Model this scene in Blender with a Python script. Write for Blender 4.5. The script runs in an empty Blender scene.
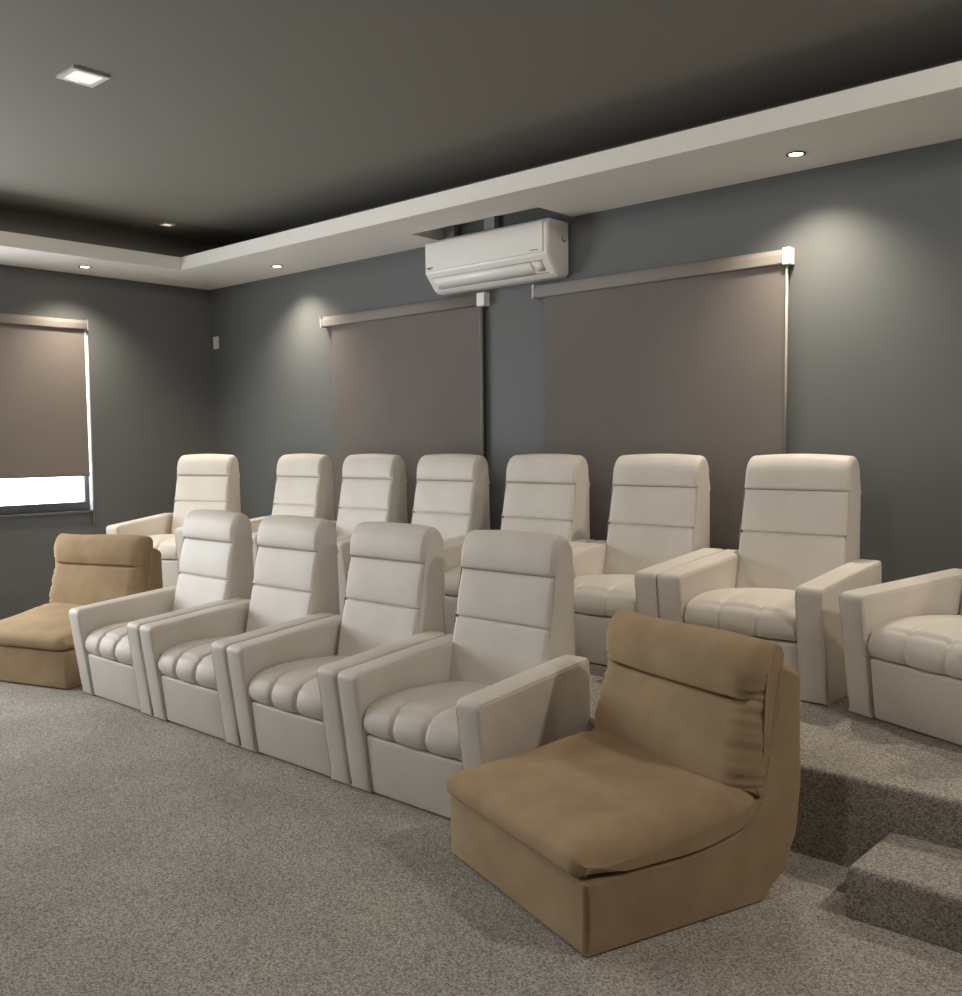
import bpy, bmesh, math, random
from mathutils import Vector, Matrix

random.seed(4)
PI = math.pi
S = bpy.context.scene
COL = S.collection

# ------------------------------------------------------------------ camera
yaw, pitch, roll = 0.7368, 0.0718, -0.0103
F0 = Vector((-math.sin(yaw), math.cos(yaw), 0)); R0 = Vector((math.cos(yaw), math.sin(yaw), 0)); U0 = Vector((0, 0, 1))
Fw = F0 * math.cos(pitch) - U0 * math.sin(pitch)
Up = U0 * math.cos(pitch) + F0 * math.sin(pitch)
Rt = R0 * math.cos(roll) + Up * math.sin(roll)
Up = Up * math.cos(roll) - R0 * math.sin(roll)
cam_data = bpy.data.cameras.new('camera')
cam = bpy.data.objects.new('camera', cam_data); COL.objects.link(cam)
M = Matrix((Rt, Up, -Fw)).transposed().to_4x4()
M.translation = (8.3927, -5.3617, 1.5)
cam.matrix_world = M
cam_data.sensor_fit = 'HORIZONTAL'; cam_data.sensor_width = 36.0
cam_data.lens = 974.71 * 36 / 962
cam_data.shift_y = 14.15 / 962
cam_data.clip_start = 0.05
S.camera = cam

# ------------------------------------------------------------------ world, daylight, exposure
W_STRENGTH = 9.0
world = bpy.data.worlds.new('world'); S.world = world; world.use_nodes = True
bg = world.node_tree.nodes['Background']
bg.inputs[0].default_value = (0.93, 0.97, 1.0, 1); bg.inputs[1].default_value = W_STRENGTH

def area(name, loc, direction, sx, sy, energy=0, color=(1, 1, 1), portal=False):
    d = bpy.data.lights.new(name, 'AREA'); d.shape = 'RECTANGLE'; d.size = sx; d.size_y = sy
    d.energy = energy; d.color = color
    if portal: d.cycles.is_portal = True
    o = bpy.data.objects.new(name, d); COL.objects.link(o)
    o.location = loc
    o.rotation_euler = Vector(direction).to_track_quat('-Z', 'Y').to_euler()
    return o
area('window_daylight', (-0.16, -1.80, 1.10), (1, 0, 0), 1.1, 0.26, portal=True)
area('added_window_daylight', (-0.16, -4.325, 1.6), (1, 0, 0), 3.35, 2.0, portal=True)  # portal of the unseen window added as a light source


SPOT_W = 95.0            # soffit downlights
TRAY_W = 52.0            # ceiling spotlights of the tray
WARM = (1.0, 0.87, 0.70)

V = S.view_settings
V.view_transform = 'Standard'; V.look = 'None'; V.gamma = 1.0; V.use_curve_mapping = False
V.exposure = 0.35

# ------------------------------------------------------------------ materials
def mat(name, color, rough=0.6, spec=0.4, metallic=0.0, bump=None, mottle=None, emit=None, sheen=0.0):
    m = bpy.data.materials.new(name); m.use_nodes = True
    nt = m.node_tree; b = nt.nodes['Principled BSDF']
    b.inputs['Base Color'].default_value = (*color, 1); b.inputs['Roughness'].default_value = rough
    b.inputs['Specular IOR Level'].default_value = spec; b.inputs['Metallic'].default_value = metallic
    if sheen:
        b.inputs['Sheen Weight'].default_value = sheen; b.inputs['Sheen Roughness'].default_value = 0.5
        b.inputs['Sheen Tint'].default_value = (*[min(1, c * 2.2) for c in color], 1)
    if emit:
        b.inputs['Emission Color'].default_value = (*emit[0], 1); b.inputs['Emission Strength'].default_value = emit[1]
    tc = nt.nodes.new('ShaderNodeTexCoord')
    if mottle:
        sc, c2, det = mottle
        n = nt.nodes.new('ShaderNodeTexNoise'); n.inputs['Scale'].default_value = sc; n.inputs['Detail'].default_value = det
        r = nt.nodes.new('ShaderNodeValToRGB')
        r.color_ramp.elements[0].position = 0.36; r.color_ramp.elements[0].color = (*color, 1)
        r.color_ramp.elements[1].position = 0.66; r.color_ramp.elements[1].color = (*c2, 1)
        nt.links.new(tc.outputs['Object'], n.inputs['Vector']); nt.links.new(n.outputs['Fac'], r.inputs['Fac'])
        nt.links.new(r.outputs['Color'], b.inputs['Base Color'])
    if bump:
        sc, strength, dist = bump
        n = nt.nodes.new('ShaderNodeTexNoise'); n.inputs['Scale'].default_value = sc; n.inputs['Detail'].default_value = 3
        bp = nt.nodes.new('ShaderNodeBump'); bp.inputs['Strength'].default_value = strength; bp.inputs['Distance'].default_value = dist
        nt.links.new(tc.outputs['Object'], n.inputs['Vector']); nt.links.new(n.outputs['Fac'], bp.inputs['Height'])
        nt.links.new(bp.outputs['Normal'], b.inputs['Normal'])
    return m

M_wall = mat('grey_wall_paint', (0.135, 0.143, 0.143), 0.55, 0.3, bump=(180, 0.08, 0.002))
M_ceil = mat('dark_ceiling_paint', (0.245, 0.234, 0.207), 0.7, 0.2)
M_white = mat('white_soffit_paint', (0.83, 0.81, 0.77), 0.8, 0.2)
M_leather = mat('cream_leatherette', (0.66, 0.61, 0.55), 0.5, 0.35, bump=(420, 0.12, 0.002), mottle=(5, (0.69, 0.645, 0.59), 3))
M_suede = mat('brown_suede', (0.325, 0.235, 0.142), 0.95, 0.1, bump=(260, 0.15, 0.002), mottle=(7, (0.385, 0.282, 0.174), 5), sheen=0.25)
M_black = mat('black_plastic', (0.015, 0.014, 0.013), 0.6)
M_plastic = mat('white_plastic', (0.82, 0.81, 0.78), 0.35, 0.5)
M_plastic_grey = mat('grey_plastic', (0.42, 0.42, 0.40), 0.4, 0.5)
M_mark = mat('dark_mark', (0.03, 0.03, 0.03), 0.5)
M_fabric = mat('taupe_blind_fabric', (0.200, 0.178, 0.164), 0.8, 0.2, bump=(900, 0.15, 0.001), mottle=(3, (0.210, 0.188, 0.174), 2))
def translucent(m, fac):
    nt = m.node_tree; b = nt.nodes['Principled BSDF']; out = nt.nodes['Material Output']
    t = nt.nodes.new('ShaderNodeBsdfTranslucent'); t.inputs['Color'].default_value = (0.55, 0.46, 0.40, 1)
    mx = nt.nodes.new('ShaderNodeMixShader'); mx.inputs[0].default_value = fac
    nt.links.new(b.outputs[0], mx.inputs[1]); nt.links.new(t.outputs[0], mx.inputs[2]); nt.links.new(mx.outputs[0], out.inputs[0])
translucent(M_fabric, 0.11)
M_roll = mat('taupe_roller_fabric', (0.26, 0.24, 0.222), 0.8, 0.2)
M_chain = mat('grey_chain', (0.33, 0.315, 0.29), 0.5)
M_alu = mat('dark_window_frame', (0.10, 0.108, 0.115), 0.45, 0.4)
M_jamb = mat('white_jamb_paint', (0.8, 0.8, 0.79), 0.7)
M_bulb = mat('lamp_glow', (1, 0.95, 0.85), 0.5, emit=((1.0, 0.88, 0.70), 14.0))
M_ring = mat('lamp_ring_metal', (0.10, 0.095, 0.085), 0.4)
M_lens = mat('frosted_lens', (0.66, 0.65, 0.61), 0.25, 0.5, emit=((1.0, 0.93, 0.82), 0.6))
M_frame = mat('white_lamp_frame', (0.80, 0.78, 0.73), 0.4, 0.5)

def glass_mat():
    m = bpy.data.materials.new('window_glass'); m.use_nodes = True; nt = m.node_tree
    nt.nodes.remove(nt.nodes['Principled BSDF']); out = nt.nodes['Material Output']
    t = nt.nodes.new('ShaderNodeBsdfTransparent'); g = nt.nodes.new('ShaderNodeBsdfGlossy'); g.inputs['Roughness'].default_value = 0.03
    mx = nt.nodes.new('ShaderNodeMixShader'); mx.inputs[0].default_value = 0.06
    nt.links.new(t.outputs[0], mx.inputs[1]); nt.links.new(g.outputs[0], mx.inputs[2]); nt.links.new(mx.outputs[0], out.inputs[0])
    return m
M_glass = glass_mat()

def carpet_mat():
    m = bpy.data.materials.new('grey_carpet'); m.use_nodes = True; nt = m.node_tree; b = nt.nodes['Principled BSDF']
    b.inputs['Roughness'].default_value = 1.0; b.inputs['Specular IOR Level'].default_value = 0.05
    tc = nt.nodes.new('ShaderNodeTexCoord')
    n1 = nt.nodes.new('ShaderNodeTexVoronoi'); n1.inputs['Scale'].default_value = 190; n1.inputs['Randomness'].default_value = 1.0
    sep = nt.nodes.new('ShaderNodeSeparateColor')
    r = nt.nodes.new('ShaderNodeValToRGB'); e = r.color_ramp.elements
    e[0].position = 0.0; e[0].color = (0.20, 0.182, 0.162, 1); e[1].position = 1.0; e[1].color = (0.54, 0.498, 0.448, 1)
    n2 = nt.nodes.new('ShaderNodeTexNoise'); n2.inputs['Scale'].default_value = 2.2; n2.inputs['Detail'].default_value = 3
    r2 = nt.nodes.new('ShaderNodeMapRange'); r2.inputs[1].default_value = 0.3; r2.inputs[2].default_value = 0.7; r2.inputs[3].default_value = 0.88; r2.inputs[4].default_value = 1.08
    mx = nt.nodes.new('ShaderNodeVectorMath'); mx.operation = 'SCALE'
    bp = nt.nodes.new('ShaderNodeBump'); bp.inputs['Strength'].default_value = 0.5; bp.inputs['Distance'].default_value = 0.006; bp.invert = True
    L = nt.links.new
    L(tc.outputs['Object'], n1.inputs['Vector']); L(tc.outputs['Object'], n2.inputs['Vector'])
    L(n1.outputs['Color'], sep.inputs[0]); L(sep.outputs[0], r.inputs['Fac']); L(n2.outputs['Fac'], r2.inputs[0])
    L(r.outputs['Color'], mx.inputs[0]); L(r2.outputs[0], mx.inputs['Scale']); L(mx.outputs[0], b.inputs['Base Color'])
    L(n1.outputs['Distance'], bp.inputs['Height']); L(bp.outputs['Normal'], b.inputs['Normal'])
    return m
M_carpet = carpet_mat()

# ------------------------------------------------------------------ helpers
def link(name, bm, m, parent=None, smooth=False):
    bmesh.ops.recalc_face_normals(bm, faces=bm.faces)
    me = bpy.data.meshes.new(name); bm.to_mesh(me); bm.free()
    me.materials.append(m)
    if smooth:
        for p in me.polygons: p.use_smooth = True
    o = bpy.data.objects.new(name, me); COL.objects.link(o)
    if parent: o.parent = parent
    return o

def box(bm, x0, x1, y0, y1, z0, z1):
    vs = [bm.verts.new(p) for p in ((x0, y0, z0), (x1, y0, z0), (x1, y1, z0), (x0, y1, z0), (x0, y0, z1), (x1, y0, z1), (x1, y1, z1), (x0, y1, z1))]
    for f in ((0, 3, 2, 1), (4, 5, 6, 7), (0, 1, 5, 4), (1, 2, 6, 5), (2, 3, 7, 6), (3, 0, 4, 7)):
        bm.faces.new([vs[i] for i in f])

def boxes(name, lst, m, parent=None, bevel=0.0, seg=2):
    bm = bmesh.new()
    for b in lst: box(bm, *b)
    if bevel: bmesh.ops.bevel(bm, geom=list(bm.edges), offset=bevel, segments=seg, profile=0.5, affect='EDGES')
    return link(name, bm, m, parent)

def cyl(bm, p0, p1, r, n=16, r1=None):
    p0 = Vector(p0); p1 = Vector(p1); d = (p1 - p0); L = d.length; d.normalize()
    q = d.to_track_quat('Z', 'Y'); r1 = r if r1 is None else r1
    a = [bm.verts.new(p0 + q @ Vector((r * math.cos(2 * PI * k / n), r * math.sin(2 * PI * k / n), 0))) for k in range(n)]
    b = [bm.verts.new(p1 + q @ Vector((r1 * math.cos(2 * PI * k / n), r1 * math.sin(2 * PI * k / n), 0))) for k in range(n)]
    for k in range(n): bm.faces.new((a[k], a[(k + 1) % n], b[(k + 1) % n], b[k]))
    bm.faces.new(a[::-1]); bm.faces.new(b)

def fillet(poly, seg=5):
    """poly: list of (a, b, radius) -> rounded closed polygon"""
    out = []; n = len(poly)
    for i, (a, b, r) in enumerate(poly):
        P = Vector((a, b)); A = Vector(poly[i - 1][:2]); B = Vector(poly[(i + 1) % n][:2])
        if r <= 0: out.append((a, b)); continue
        u = (A - P).normalized(); v = (B - P).normalized()
        ang = u.angle(v)
        t = min(r / math.tan(ang / 2), 0.49 * (A - P).length, 0.49 * (B - P).length)
        p0 = P + u * t; p1 = P + v * t
        for k in range(seg + 1):
            s = k / seg
            q = p0 * (1 - s) ** 2 + P * 2 * s * (1 - s) + p1 * s ** 2
            out.append((q.x, q.y))
    return out

def spline(pts, n=8, closed=False):
    """Catmull-Rom through points"""
    out = []; N = len(pts)
    for i in range(N - (0 if closed else 1)):
        g = lambda k: Vector(pts[k % N]) if closed else Vector(pts[max(0, min(N - 1, k))])
        p0, p1, p2, p3 = g(i - 1), g(i), g(i + 1), g(i + 2)
        for k in range(n):
            t = k / n
            q = 0.5 * ((2 * p1) + (p2 - p0) * t + (2 * p0 - 5 * p1 + 4 * p2 - p3) * t * t + (3 * p1 - p0 - 3 * p2 + p3) * t ** 3)
            out.append((q.x, q.y))
    if not closed: out.append(tuple(pts[-1]))
    return out

def resample(pts, step):
    P = [Vector(p) for p in pts]; out = []
    for i in range(len(P)):
        a, b = P[i], P[(i + 1) % len(P)]; L = (b - a).length
        if L < 1e-6: continue
        k = max(1, int(round(L / step)))
        for j in range(k): out.append(tuple(a + (b - a) * j / k))
    return out

def ends(w, r, n=5, mid=1):
    """stations (x, inset) of a width 2w with rounded ends of radius r"""
    left = [(-(w - r + r * math.cos(k / n * PI / 2)), r - r * math.sin(k / n * PI / 2)) for k in range(n + 1)]
    m = [(-(w - r) + 2 * (w - r) * k / mid, 0) for k in range(1, mid)]
    return left + m + [(-x, i) for x, i in left[::-1]]

def loft(name, prof, stations, m, parent=None, disp=None, x0=0.0, wt=None):
    """profile (y, z) swept along x; inset shrinks the profile along its normals; disp(x, y, z, ny, nz) -> (dy, dz)"""
    P = [Vector(p) for p in prof]; n = len(P)
    area2 = sum(P[i].x * P[(i + 1) % n].y - P[(i + 1) % n].x * P[i].y for i in range(n))
    if area2 < 0: P.reverse()
    N = []
    for i in range(n):
        e = (P[i] - P[i - 1]).normalized() + (P[(i + 1) % n] - P[i]).normalized()
        if e.length < 1e-6: e = P[(i + 1) % n] - P[i]
        e.normalize(); N.append(Vector((e.y, -e.x)))
    lim = []                       # largest inset at each point before the outline would cross itself
    for i in range(n):
        best = 1.0
        for j in range(n):
            d = P[i] - P[j]; dn = d.dot(N[i])
            if dn > 1e-5: best = min(best, d.length_squared / (2 * dn))
        lim.append(0.85 * best)
    bm = bmesh.new(); rings = []
    for x, ins in stations:
        ring = []
        for p, nn, lm in zip(P, N, lim):
            q = p - nn * min(ins, lm) * (wt(p.x, p.y, nn.x, nn.y) if wt else 1.0)
            dx = 0.0
            if disp:
                d = disp(x, p.x, p.y, nn.x, nn.y); q = q + Vector(d[:2])
                if len(d) > 2: dx = d[2]
            ring.append(bm.verts.new((x0 + x + dx, q.x, q.y)))
        rings.append(ring)
    for a, b in zip(rings, rings[1:]):
        for i in range(n):
            j = (i + 1) % n
            f = bm.faces.new((a[i], a[j], b[j], b[i])); f.smooth = True
    caps = [bm.faces.new(rings[0][::-1]), bm.faces.new(rings[-1])]
    for f in caps: f.smooth = False
    bmesh.ops.triangulate(bm, faces=caps, ngon_method='EAR_CLIP')
    return link(name, bm, m, parent)

def tube(bm, pts, r, n=6, closed=False):
    pts = [Vector(p) for p in pts]; rings = []
    for i, p in enumerate(pts):
        if closed: t = pts[(i + 1) % len(pts)] - pts[i - 1]
        else: t = pts[min(i + 1, len(pts) - 1)] - pts[max(i - 1, 0)]
        q = t.normalized().to_track_quat('Z', 'Y')
        rings.append([bm.verts.new(p + q @ Vector((r * math.cos(2 * PI * k / n), r * math.sin(2 * PI * k / n), 0))) for k in range(n)])
    rr = rings + ([rings[0]] if closed else [])
    for a, b in zip(rr, rr[1:]):
        for k in range(n):
            f = bm.faces.new((a[k], a[(k + 1) % n], b[(k + 1) % n], b[k])); f.smooth = True
    if not closed:
        bm.faces.new(rings[0][::-1]); bm.faces.new(rings[-1])

def tag(o, label, cat, group=None):
    o['label'] = label; o['category'] = cat
    if group: o['group'] = group
    return o

def thing(name, label, cat, loc=(0, 0, 0), rz=0.0, group=None):
    o = bpy.data.objects.new(name, None); COL.objects.link(o)
    o.empty_display_size = 0.1
    o.location = loc; o.rotation_euler = (0, 0, rz)
    return tag(o, label, cat, group)

def struct(o):
    o['kind'] = 'structure'; return o

def dup(root, loc, rz, label):
    r = root.copy(); COL.objects.link(r); r.location = loc; r.rotation_euler = (0, 0, rz); r['label'] = label
    for ch in list(root.children):
        c = ch.copy(); COL.objects.link(c); c.parent = r
        for g in list(ch.children):
            d = g.copy(); COL.objects.link(d); d.parent = c
    return r

# ------------------------------------------------------------------ room shell
RX, RY = 10.6, -7.6          # room extents
ZS, ZL, ZC = 3.0, 3.11, 3.36  # soffit underside, lip top, tray ceiling
SW, CW, CB = 0.775, 0.42, 0.10          # soffit width, depth of the dark upper step
PZ, TZ = 0.327, 0.165         # platform, step heights
PY, TY = -2.05, -2.40         # platform edge, step edge

struct(boxes('floor', [(0, RX, RY, 0, -0.1, 0)], M_carpet))
def carpet_block(name, x0, x1, y0, y1, z1):
    bm = bmesh.new(); box(bm, x0, x1, y0, y1, 0, z1)
    ed = [e for e in bm.edges if all(v.co.z > z1 - 1e-4 for v in e.verts) and not all(v.co.y > y1 - 1e-4 for v in e.verts)]
    bmesh.ops.bevel(bm, geom=ed, offset=0.018, segments=4, profile=0.5, affect='EDGES')
    return struct(link(name, bm, M_carpet))
carpet_block('floor_platform', 1.0, RX, PY, 0, PZ)
carpet_block('floor_step', 7.24, RX, TY, PY, TZ)

WY0, WY1, WZ0, WZ1 = -2.35, -1.245, 0.93, 2.50      # window in the left wall
XY0, XY1, XZ0, XZ1 = -6.0, -2.65, 0.6, 2.6        # unseen second window, added to let in more daylight
TW = 0.16
struct(boxes('wall_left', [(-TW, 0, WY1, 0, 0, 3.5), (-TW, 0, WY0, WY1, 0, WZ0), (-TW, 0, WY0, WY1, WZ1, 3.5),
                           (-TW, 0, XY1, WY0, 0, 3.5), (-TW, 0, XY0, XY1, 0, XZ0), (-TW, 0, XY0, XY1, XZ1, 3.5), (-TW, 0, RY, XY0, 0, 3.5)], M_wall))
struct(boxes('wall_back', [(-TW, RX, 0, 0.15, 0, 3.5)], M_wall))
struct(boxes('wall_right', [(RX, RX + 0.15, RY, 0.15, 0, 3.5)], M_wall))
struct(boxes('wall_front', [(-TW, RX + 0.15, RY - 0.15, RY, 0, 3.5)], M_wall))
struct(boxes('ceiling', [(0, RX, RY, 0, ZC, 3.5)], M_ceil))
# white dropped soffit round the tray, notched above the air conditioner
NX0, NX1, NY = 3.22, 4.39, -0.385
struct(boxes('ceiling_soffit', [(0, NX0, -SW, 0, ZS, ZL), (NX1, RX, -SW, 0, ZS, ZL), (NX0, NX1, -SW, NY, ZS, ZL), (NX0, NX1, NY - 0.03, 0, ZL, ZL + 0.02),
                                (0, SW, RY, -SW, ZS, ZL), (RX - SW, RX, RY, -SW, ZS, ZL), (SW, RX - SW, RY, RY + SW, ZS, ZL)], M_white))
struct(boxes('ceiling_cove', [(0, RX, -CB, 0, ZL + 0.02, ZC),
                              (0, CW, RY, -CB, ZL, ZC), (RX - CW, RX, RY, -CB, ZL, ZC), (CW, RX - CW, RY, RY + CW, ZL, ZC)], M_ceil))
# light metal studs seen inside the notch
struct(boxes('trim_1', [(3.24, 3.33, -0.05, 0.0, ZS - 0.02, ZL), (3.63, 3.73, -0.05, 0.0, ZS - 0.02, ZL)], M_plastic_grey))

# windows of the left wall, one of them added
def window(name, y0, y1, z0, z1, mullion=True, fx=-0.10):
    w = struct(boxes(name, [(fx - 0.03, fx + 0.02, y0, y0 + 0.045, z0, z1), (fx - 0.03, fx + 0.02, y1 - 0.045, y1, z0, z1),
                            (fx - 0.03, fx + 0.02, y0 + 0.045, y1 - 0.045, z0, z0 + 0.075), (fx - 0.03, fx + 0.02, y0 + 0.045, y1 - 0.045, z1 - 0.05, z1),
                            (fx - 0.03, fx + 0.02, (y0 + y1) / 2 - 0.03, (y0 + y1) / 2 + 0.03, z0 + 0.075, z1 - 0.05)][:5 if mullion else 4], M_alu))
    mid = 0.03 if mullion else 0.0
    boxes('glass', [(fx - 0.008, fx - 0.002, y0 + 0.045, (y0 + y1) / 2 - mid, z0 + 0.075, z1 - 0.05), (fx - 0.008, fx - 0.002, (y0 + y1) / 2 + mid, y1 - 0.045, z0 + 0.075, z1 - 0.05)], M_glass, w)
    boxes('sill', [(fx + 0.02, 0.02, y0, y1, z0 - 0.02, z0)], M_alu, w)
    boxes('jamb', [(fx + 0.02, 0.0, y1 - 0.006, y1, z0, z1), (fx + 0.02, 0.0, y0, y0 + 0.006, z0, z1)], M_jamb, w)
    return w
window('window_1', WY0, WY1, WZ0, WZ1, False)
window('added_window', XY0, XY1, XZ0, XZ1)  # out of view, added to brighten the room from the left

# ------------------------------------------------------------------ recliners
def smooth(t): t = max(0.0, min(1.0, t)); return t * t * (3 - 2 * t)

def make_recliner(label, loc, rz, group, quilt=1.0):
    t = thing('recliner_chair', label, 'chair', loc, rz, group)
    HW, AT = 0.4145, 0.128
    inner = HW - AT
    # plinth and body
    boxes('base', [(-0.38, 0.38, 0.05, 0.74, 0.0, 0.03)], M_black, t)
    loft('body', fillet([(0.03, 0.022, .01), (0.03, 0.27, .01), (0.78, 0.27, .01), (0.80, 0.022, .01)]), ends(inner - 0.002, 0.01, 2), M_leather, t)
    # arms, front leaning out at the top
    ap = fillet([(0.0, 0.004, .012), (-0.074, 0.527, .035), (0.635, 0.588, .03), (0.68, 0.004, .012)], 6)
    ap = resample(ap, 0.05)
    for s in (-1, 1):
        a = loft('arm', ap, ends(AT / 2, 0.020, 5), M_leather, t, x0=s * (HW - AT / 2), wt=lambda y, z, ny, nz: 0.0 if nz < -0.5 and z < 0.02 else 1.0)
        bm = bmesh.new()
        path = [p for p in ap if p[0] < 0.615 and not (p[1] < 0.03)]
        path = [p for p in path if (p[0] < 0.02 or p[1] > 0.45)]
        path.sort(key=lambda p: (p[0] + p[1] * 0.6) if p[1] > 0.48 else p[1] * 0.3 - 1)
        for q in (-1, 1):
            tube(bm, [(s * (HW - AT / 2) + q * (AT / 2 - 0.0055), p[0] + 0.005, p[1] - 0.0062) for p in path], 0.0028, 5)
        link('piping', bm, M_leather, a)
    # footrest panel below the seat
    fp = fillet([(0.010, 0.006, .01), (-0.024, 0.266, .016), (0.05, 0.266, .005), (0.05, 0.006, .005)], 5)
    loft('footrest', resample(fp, 0.03), ends(inner - 0.002, 0.014, 4, 6), M_leather, t,
         disp=lambda x, y, z, ny, nz: (-0.006 * max(0, -ny) * (1 - (x / inner) ** 2) * max(0, 1 - ((z - 0.15) / 0.13) ** 2), 0))
    # seat cushion with three channels running front to back
    sp = spline([(-0.024, 0.275), (-0.042, 0.31), (-0.038, 0.35), (-0.012, 0.388), (0.06, 0.412), (0.16, 0.422), (0.30, 0.418), (0.45, 0.405), (0.53, 0.395)], 7)
    sp += [(0.54, 0.30), (0.30, 0.274), (0.05, 0.274)]
    sw = inner - 0.003
    def seat_disp(x, y, z, ny, nz):
        if ny > 0.3 or nz < -0.6: return (0, 0)
        fade = 1 - smooth((y - 0.03) / (0.14 + 0.30 * quilt))
        u = ((x + sw) / (2 * sw / 3)) % 1.0
        d = min(u, 1 - u) * (2 * sw / 3)
        g = quilt * 0.015 * math.exp(-(d / 0.009) ** 2) + quilt * 0.013 * (1 - math.sqrt(max(0, 1 - (2 * u - 1) ** 2)))
        if abs(x) > sw - 0.02: g *= 0.6
        crown = 0.020 * (1 - (x / sw) ** 2) * (1 if y > 0 else 0.5)
        k = -g * fade + crown
        return (ny * k, nz * k)
    st = ends(sw, 0.012, 3, 1)
    xs = [-(sw - 0.012) + 2 * (sw - 0.012) * k / 64 for k in range(1, 64)]
    st = st[:4] + [(x, 0) for x in xs] + st[4:]
    loft('seat', sp, st, M_leather, t, disp=seat_disp)
    # backrest: lower and middle pads with a seam, then the headrest
    bw = inner - 0.003
    def line(z): return 0.495 + 0.135 * (z - 0.38) / 0.68
    def front(z, a, b, puff):
        u = (z - a) / (b - a)
        return line(z) - puff * (max(0, math.sin(PI * u)) ** 0.4)
    def pads(lo, hi, puff, n):
        return [(front(lo + (hi - lo) * (0.5 - 0.5 * math.cos(PI * k / n)), lo, hi, puff), lo + (hi - lo) * (0.5 - 0.5 * math.cos(PI * k / n))) for k in range(n + 1)]
    def seam(z): return [(line(z) + 0.010, z - 0.003), (line(z) + 0.010, z + 0.003)]
    ZG, ZH, ZT = 0.695, 0.912, 1.088
    fr = pads(0.30, ZG - 0.004, 0.010, 14) + seam(ZG) + pads(ZG + 0.004, ZH - 0.002, 0.010, 12)
    taper = lambda x, z: -x * 0.015 * smooth((z - 0.62) / 0.46)
    def keep(x, z, nz):      # the joint stays level where the ends are rounded
        e = max(0.0, abs(x) - (bw - 0.028))
        return nz * (0.028 - math.sqrt(max(0.0, 0.028 ** 2 - e * e))) if abs(z - ZH) < 0.012 else 0.0
    bp = fr + [(0.63, ZH), (0.745, ZH), (0.752, 0.60), (0.76, 0.30)]
    bst = ends(bw, 0.028, 6, 8)
    loft('backrest', resample(bp, 0.03), bst, M_leather, t, disp=lambda x, y, z, ny, nz: (0, keep(x, z, nz), taper(x, z)))
    hp = [(line(ZH) + 0.012, ZH - 0.001)] + spline([(line(ZH) + 0.006, ZH + 0.003), (line(ZH) - 0.010, ZH + 0.014), (line(ZH) - 0.013, ZH + 0.045), (line(ZH) - 0.008, ZH + 0.085), (line(ZH) + 0.004, ZH + 0.125),
                  (line(ZH) + 0.024, ZH + 0.155), (line(ZH) + 0.056, ZT), (0.69, ZT), (0.722, ZT - 0.022), (0.742, 1.02), (0.745, 0.96), (0.745, ZH - 0.001)], 5)
    def arch(x, y, z, ny, nz):
        return (0, 0.012 * (1 - (x / bw) ** 2) * smooth((z - 0.93) / 0.12) - 0.006 * smooth((z - 1.0) / 0.06) + keep(x, z, nz), taper(x, z))
    loft('headrest', hp, bst, M_leather, t, disp=arch)
    return t

def shift_back(r, dx):
    for c in r.children:
        if c.name.startswith(('backrest', 'headrest')): c.location.x += dx

PITCH = 0.8385
X0 = 2.642
GF, GB = 'front row of cream recliners', 'back row of cream recliners on the platform'
front_labels = ['cream recliner at far left of front row, beside the distant brown chair',
                'cream front-row recliner, second from the far left end',
                'cream front-row recliner, third from the far left end',
                'nearest front-row cream recliner, whose arm touches the near brown chair']
proto = None
for k in range(4):
    loc = (X0 + PITCH * (k + 0.5), -2.667, 0)
    if k == 0: proto = make_recliner(front_labels[0], loc, 0, GF, 1.0)
    elif k < 3: shift_back(dup(proto, loc, 0, front_labels[k]), (0.03, 0.015)[k - 1])
    else: smoother = make_recliner(front_labels[k], loc, 0, GF, 0.6)
BX = 6.690
back_labels = ['cream platform recliner under the left edge of the smaller back blind, second in back row',
               'cream platform recliner in front of the smaller back blind, third in back row',
               'cream platform recliner below the pull chain of the smaller back blind',
               'cream platform recliner before the left part of the larger back blind, fifth in row',
               'cream platform recliner before the middle of the larger back blind',
               'cream platform recliner at the larger back blind chain, behind the near brown chair']
def back(loc, rz, label, dx=0.0):
    r = dup(smoother, loc, rz, label); r['group'] = GB; shift_back(r, dx); return r
for i, k in enumerate(range(6, 0, -1)):
    back((BX - 0.418 - 0.831 * (k - 1), -1.235, PZ), 0, back_labels[i], [0.04, 0.03, 0.0, -0.01, -0.02, -0.015][i])
# both ends of the row turn in towards the middle
a = math.radians(18.5)
shift_back(proto, 0.065)
shift_back(smoother, -0.025)
back((1.62 - 0.42 * math.cos(a), -1.25 - 0.42 * math.sin(a), PZ), a, 'cream platform recliner in the room corner, turned inwards at far left end', 0.06)
a = math.radians(-22.7)
back((6.786 + 0.42 * math.cos(a), -1.264 + 0.42 * math.sin(a), PZ), a, 'cream platform recliner cut off by the right photo edge, turned inwards', 0.025)

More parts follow.
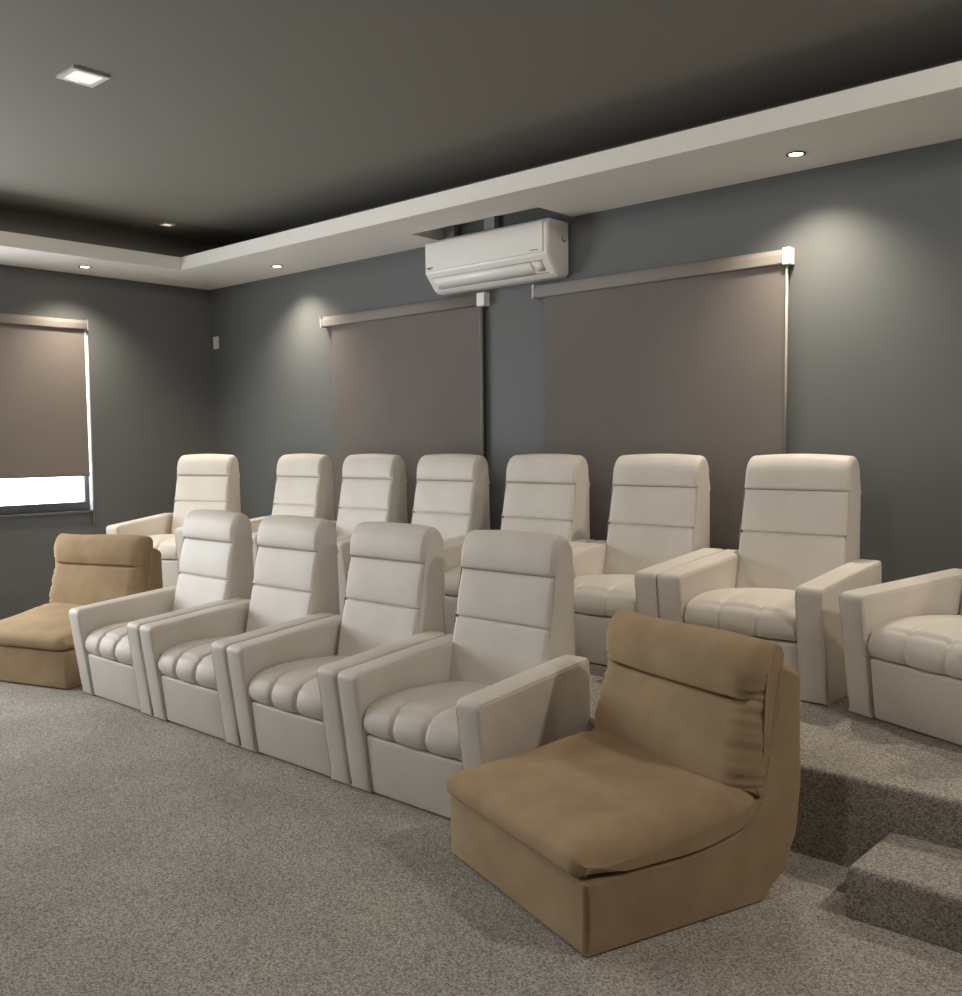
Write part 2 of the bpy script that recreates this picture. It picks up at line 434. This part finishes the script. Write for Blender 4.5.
# ------------------------------------------------------------------ brown armless lounge chairs
def make_lounge(label, loc, rz, group):
    t = thing('lounge_chair', label, 'chair', loc, rz, group)
    w = 0.425
    bpf = fillet([(0.0, 0.006, .012), (0.0, 0.226, .012), (0.42, 0.226, .05), (0.62, 0.262, .05), (0.685, 0.345, .05), (0.772, 0.722, .03),
                  (0.788, 0.770, .02), (0.872, 0.735, .045), (0.880, 0.36, .05), (0.862, 0.20, .08), (0.805, 0.075, .06), (0.71, 0.006, .04)], 6)
    loft('frame', resample(bpf, 0.05), ends(w, 0.018, 4, 4), M_suede, t, wt=lambda y, z, ny, nz: 0.0 if nz < -0.5 and z < 0.02 else 1.0)
    def ruche(x, y, z, edge, lo):
        e = max(0.0, 1 - (w - abs(x)) / 0.11)
        arc = y * 0.6 + z
        return 0.0075 * e * math.sin(arc * 190 + 3 * math.sin(arc * 37)) * smooth((arc - lo) / 0.12)
    # seat cushion
    sc = spline([(0.03, 0.231), (-0.012, 0.236), (-0.030, 0.262), (-0.022, 0.298), (0.03, 0.322), (0.16, 0.338), (0.32, 0.352), (0.48, 0.372), (0.60, 0.384), (0.655, 0.38),
                 (0.682, 0.352), (0.655, 0.300), (0.60, 0.262), (0.43, 0.232), (0.20, 0.230)], 7, closed=True)
    def sdisp(x, y, z, ny, nz):
        cr = 0.010 * (1 - (x / w) ** 2) * max(0, nz) * smooth((y - 0.03) / 0.15) + (0.012 * math.sin(x * 9 + 1) * math.sin(y * 8) * 0.35 if nz > 0.5 else 0)
        k = cr + (ruche(x, y, z, 1, 0.62) if nz > 0 else 0)
        e = max(0.0, 1 - (w - abs(x)) / 0.13)
        return (ny * k, nz * k - 0.020 * e * e * max(0, nz) * smooth((y + 0.03) / 0.1))
    xs = ends(w + 0.006, 0.055, 8, 40)
    loft('seat_cushion', sc, xs, M_suede, t, disp=sdisp, wt=lambda y, z, ny, nz: 1.0 if nz > -0.2 else 1.0 - 0.92 * smooth((y + 0.0) / 0.16))
    # back cushion with a head roll
    bc = spline([(0.606, 0.374), (0.612, 0.44), (0.640, 0.55), (0.664, 0.630)], 8) + [(0.684, 0.645), (0.686, 0.650)]
    bc += spline([(0.664, 0.664), (0.655, 0.715), (0.672, 0.780), (0.705, 0.824), (0.752, 0.842), (0.795, 0.826), (0.806, 0.795), (0.790, 0.768), (0.784, 0.722), (0.746, 0.55), (0.706, 0.375), (0.67, 0.350)], 6)
    def bdisp(x, y, z, ny, nz):
        cr = 0.014 * (1 - (x / w) ** 2) * max(0, -ny)
        if abs(z - 0.647) < 0.03: cr += 0.020 * smooth((abs(x) - w * 0.72) / (w * 0.2)) * math.exp(-((z - 0.647) / 0.012) ** 2)
        k = cr + (ruche(x, z * 1.6, z, 1, 0.3) if ny < 0.3 and z < 0.70 else 0)
        tilt = 0.006 * math.sin(x * 7) * smooth((z - 0.6) / 0.2)
        e = max(0.0, 1 - (w - abs(x)) / 0.11)
        pinch = 0.062 * e ** 2.2 * max(0, -ny) * (1 - 0.5 * smooth((z - 0.68) / 0.08))
        return (ny * k + pinch, nz * k + tilt, x * (0.010 - 0.045 * smooth((z - 0.38) / 0.46)))
    loft('back_cushion', bc, ends(w - 0.002, 0.040, 8, 44), M_suede, t, disp=bdisp, wt=lambda y, z, ny, nz: 1.0 if ny < 0.2 else 0.1)
    for sx in (-1, 1):
        for y in (0.07, 0.64):
            bm = bmesh.new(); cyl(bm, (sx * (w - 0.06), y, 0), (sx * (w - 0.06), y, 0.012), 0.018, 12)
            link('foot', bm, M_black, t)
    return t
GL = 'brown armless lounge chairs at the ends of the front row'
a = math.radians(-18.5)
lc = make_lounge('near brown suede armless chair in the right foreground', (6.776 - 0.425 * math.cos(a), -3.151 - 0.425 * math.sin(a), 0), a, GL)
a = math.radians(18)
far = dup(lc, (2.12, -2.84, 0), a, 'distant brown suede armless chair at the left edge, below the window')

far.scale = (1.0, 1.0, 1.05)

# ------------------------------------------------------------------ roller blinds
def make_blind(label, loc, rz, width, drop, chain_drop, cap_mat, caps=(True, True), fab=(0.05, -0.005)):
    """local frame: x along the wall, y away from the wall is -y, z=0 at the roller axis"""
    t = thing('roller_blind', label, 'blind', loc, rz, 'roller blinds')
    r = 0.042
    loft('cassette', fillet([(-0.006, -0.042, .004), (-0.006, 0.042, .006), (-0.050, 0.042, .018), (-0.064, 0.012, .02), (-0.062, -0.042, .012)], 6), [(0, 0), (width * 0.5, 0), (width, 0)], M_roll, t)
    boxes('fabric', [(fab[0], width - fab[1], -0.034, -0.0315, -drop + 0.02, -0.03)], M_fabric, t)
    boxes('hem_bar', [(fab[0], width - fab[1], -0.042, -0.024, -drop, -drop + 0.03)], M_fabric, t, 0.004)
    for k, x in enumerate((-0.004, width)):
        boxes('bracket', [(x - (0.008 if k == 0 else 0), x + (0.004 if k == 0 else caps), -0.068, -0.002, -0.048, 0.047)], cap_mat, t, 0.004)
    if chain_drop:
        bm = bmesh.new()
        for y in (-0.052, -0.036):
            tube(bm, [(width + 0.02, y, -0.05), (width + 0.02, y, -chain_drop * 0.5), (width + 0.02, y, -chain_drop)], 0.0045, 6)
        link('pull_chain', bm, M_chain, t)
    return t
b1 = make_blind('smaller taupe roller blind on back wall, left of the air conditioner', (1.775, 0, 2.530), 0, 1.790, 1.70, 1.5, M_plastic, caps=0.075, fab=(0.10, -0.03))
b2 = make_blind('larger taupe roller blind on back wall, right of the air conditioner', (4.095, 0, 2.530), 0, 1.810, 1.75, 1.5, M_plastic, caps=0.045, fab=(0.07, -0.005))
b3 = make_blind('taupe roller blind half covering the left wall window', (0.0, -2.40, 2.555), PI / 2, 1.12, 1.32, 0, M_roll, caps=0.01, fab=(0.05, 0.015))
bm = bmesh.new()
for y in (-0.03, -0.016): tube(bm, [(1.135, y, -0.04), (1.135, y, -0.9), (1.135, y, -1.75)], 0.006, 6)
link('pull_chain', bm, M_chain, b3)

# ------------------------------------------------------------------ air conditioner
ac = thing('air_conditioner', 'white split air conditioner on back wall under the notched soffit', 'air conditioner', (3.20, 0, 2.60))
L_ = 1.155
app = fillet([(0.0, 0.02, .01), (0.0, 0.372, .01), (-0.205, 0.372, .03), (-0.232, 0.345, .02), (-0.232, 0.135, .03), (-0.135, 0.018, .04), (-0.10, 0.0, .02), (-0.02, 0.0, .02)], 5)
loft('housing', app, [(x + L_ / 2, i) for x, i in ends(L_ / 2, 0.022, 5, 1)], M_plastic, ac)
fpn = fillet([(-0.228, 0.150, .004), (-0.228, 0.355, .01), (-0.240, 0.350, .012), (-0.243, 0.150, .012)], 4)
loft('front_panel', fpn, [(x + L_ / 2 - 0.008, i) for x, i in ends(L_ / 2 - 0.028, 0.008, 3, 1)], M_plastic, ac)
def slant(u, off):   # point on the slanted outlet face
    y = -0.232 + 0.097 * u; z = 0.135 - 0.117 * u
    n = Vector((-0.117, -0.097)).normalized()
    return (y + n.x * off, z + n.y * off)
fl = [slant(0.30, -0.004), slant(0.30, 0.007), slant(0.60, 0.010), slant(0.88, 0.007), slant(0.88, -0.004)]
loft('louver', fl, [(x + L_ / 2 - 0.05, i) for x, i in ends(L_ / 2 - 0.12, 0.003, 2, 1)], M_plastic, ac)
bm = bmesh.new()
for u in (0.27, 0.91):
    p = slant(u, 0.0012); tube(bm, [(0.05, *p), (L_ / 2, *p), (L_ - 0.06, *p)], 0.0028, 5)
link('outlet_gap', bm, M_plastic_grey, ac)
dp = [slant(0.28, -0.002), slant(0.28, 0.004), slant(0.80, 0.004), slant(0.80, -0.002)]
loft('display_panel', dp, [(L_ - 0.155, 0), (L_ - 0.075, 0)], M_frame, ac)
boxes('brand_mark', [(0.035, 0.100, -0.2445, -0.2425, 0.168, 0.174), (0.05, 0.085, -0.2445, -0.2425, 0.160, 0.166)], M_mark, ac)
boxes('inverter_mark', [(L_ - 0.145, L_ - 0.075, -0.2445, -0.2425, 0.166, 0.170)], M_mark, ac)
bm = bmesh.new(); tube(bm, [(L_ + 0.001, -0.075, 0.262), (L_ + 0.001, -0.072, 0.240), (L_ + 0.001, -0.055, 0.232), (L_ + 0.001, -0.042, 0.245)], 0.004, 6)
link('latch', bm, M_mark, ac)

# ------------------------------------------------------------------ lamps and small fittings
def spot(parent, energy, angle, blend, z, color=WARM, r=0.03):
    d = bpy.data.lights.new('lamp_light', 'SPOT'); d.energy = energy; d.spot_size = math.radians(angle); d.spot_blend = blend
    d.color = color; d.shadow_soft_size = r
    o = bpy.data.objects.new('lamp_light', d); COL.objects.link(o); o.parent = parent; o.location = (0, 0, z)
    return o
def downlight(label, x, y):
    t = thing('downlight', label, 'ceiling light', (x, y, ZS), 0, 'round soffit downlights')
    bm = bmesh.new()
    prof = [(0.048, -0.001), (0.052, -0.006), (0.040, -0.007), (0.036, -0.001)]
    n = 28; rings = [[bm.verts.new((r * math.cos(2 * PI * k / n), r * math.sin(2 * PI * k / n), z)) for k in range(n)] for r, z in prof]
    for a_, b_ in zip(rings, rings[1:] + rings[:1]):
        for k in range(n): bm.faces.new((a_[k], a_[(k + 1) % n], b_[(k + 1) % n], b_[k])).smooth = True
    link('trim_ring', bm, M_ring, t)
    bm = bmesh.new(); cyl(bm, (0, 0, -0.0045), (0, 0, -0.001), 0.034, 24); link('bulb', bm, M_bulb, t)
    spot(t, SPOT_W, 125, 1.0, -0.02, WARM, 0.05)
    return t
downlight('lit downlight in back soffit right of the air conditioner', 6.103, -0.338)
downlight('lit downlight in back soffit left of the air conditioner', 1.517, -0.314)
downlight('lit downlight in the left soffit above the window blind', 0.383, -1.435)
downlight('added fill downlight in back soffit beyond the right photo edge', 8.40, -0.338)  # unseen lamp, added to brighten the end recliner and the treads
downlight('added fill downlight in left soffit before the left photo edge', 0.383, -4.0)  # unseen lamp, added for more light on the left side

def tray_light(label, x, y, size, energy, lens):
    t = thing('ceiling_spotlight', label, 'ceiling light', (x, y, ZC), 0, 'square tray ceiling lights')
    h = size / 2; f = size * 0.13
    boxes('rim', [(-h, h, -h, -h + f, -0.012, 0), (-h, h, h - f, h, -0.012, 0), (-h, -h + f, -h + f, h - f, -0.012, 0), (h - f, h, -h + f, h - f, -0.012, 0)], M_frame, t)
    boxes('lens', [(-h + f, h - f, -h + f, h - f, -0.006, 0)], lens, t)
    if energy: spot(t, energy, 180, 0.02, -0.04, (1.0, 0.92, 0.81), 0.10)
    return t
tray_light('larger square light in the dark tray ceiling at upper left', 3.53, -2.95, 0.19, TRAY_W * 0.6, M_lens)
tray_light('small square light in the tray ceiling near the soffit corner', 0.84, -0.93, 0.10, 0, M_lens)
tray_light('added square fill light at the right end of the room', 9.3, -2.3, 0.19, TRAY_W * 2.6, M_lens)  # added out of view to light the faces turned right
tray_light('added square fill light above the camera side of the room', 6.6, -4.9, 0.19, TRAY_W, M_lens)  # added out of view as overhead fill for the front row
tray_light('added square fill light over the open floor, before the left photo edge', 3.53, -5.6, 0.19, TRAY_W, M_lens)  # unseen fill lamp, added to lift the open floor

sw = thing('light_switch', 'small white wall plate on back wall near the room corner', 'switch', (0.085, 0, 2.486))
boxes('plate', [(-0.045, 0.045, -0.008, -0.0005, -0.06, 0.06)], M_plastic, sw, 0.003)
boxes('rocker', [(-0.018, 0.018, -0.012, -0.007, -0.035, 0.035)], M_plastic, sw, 0.002)
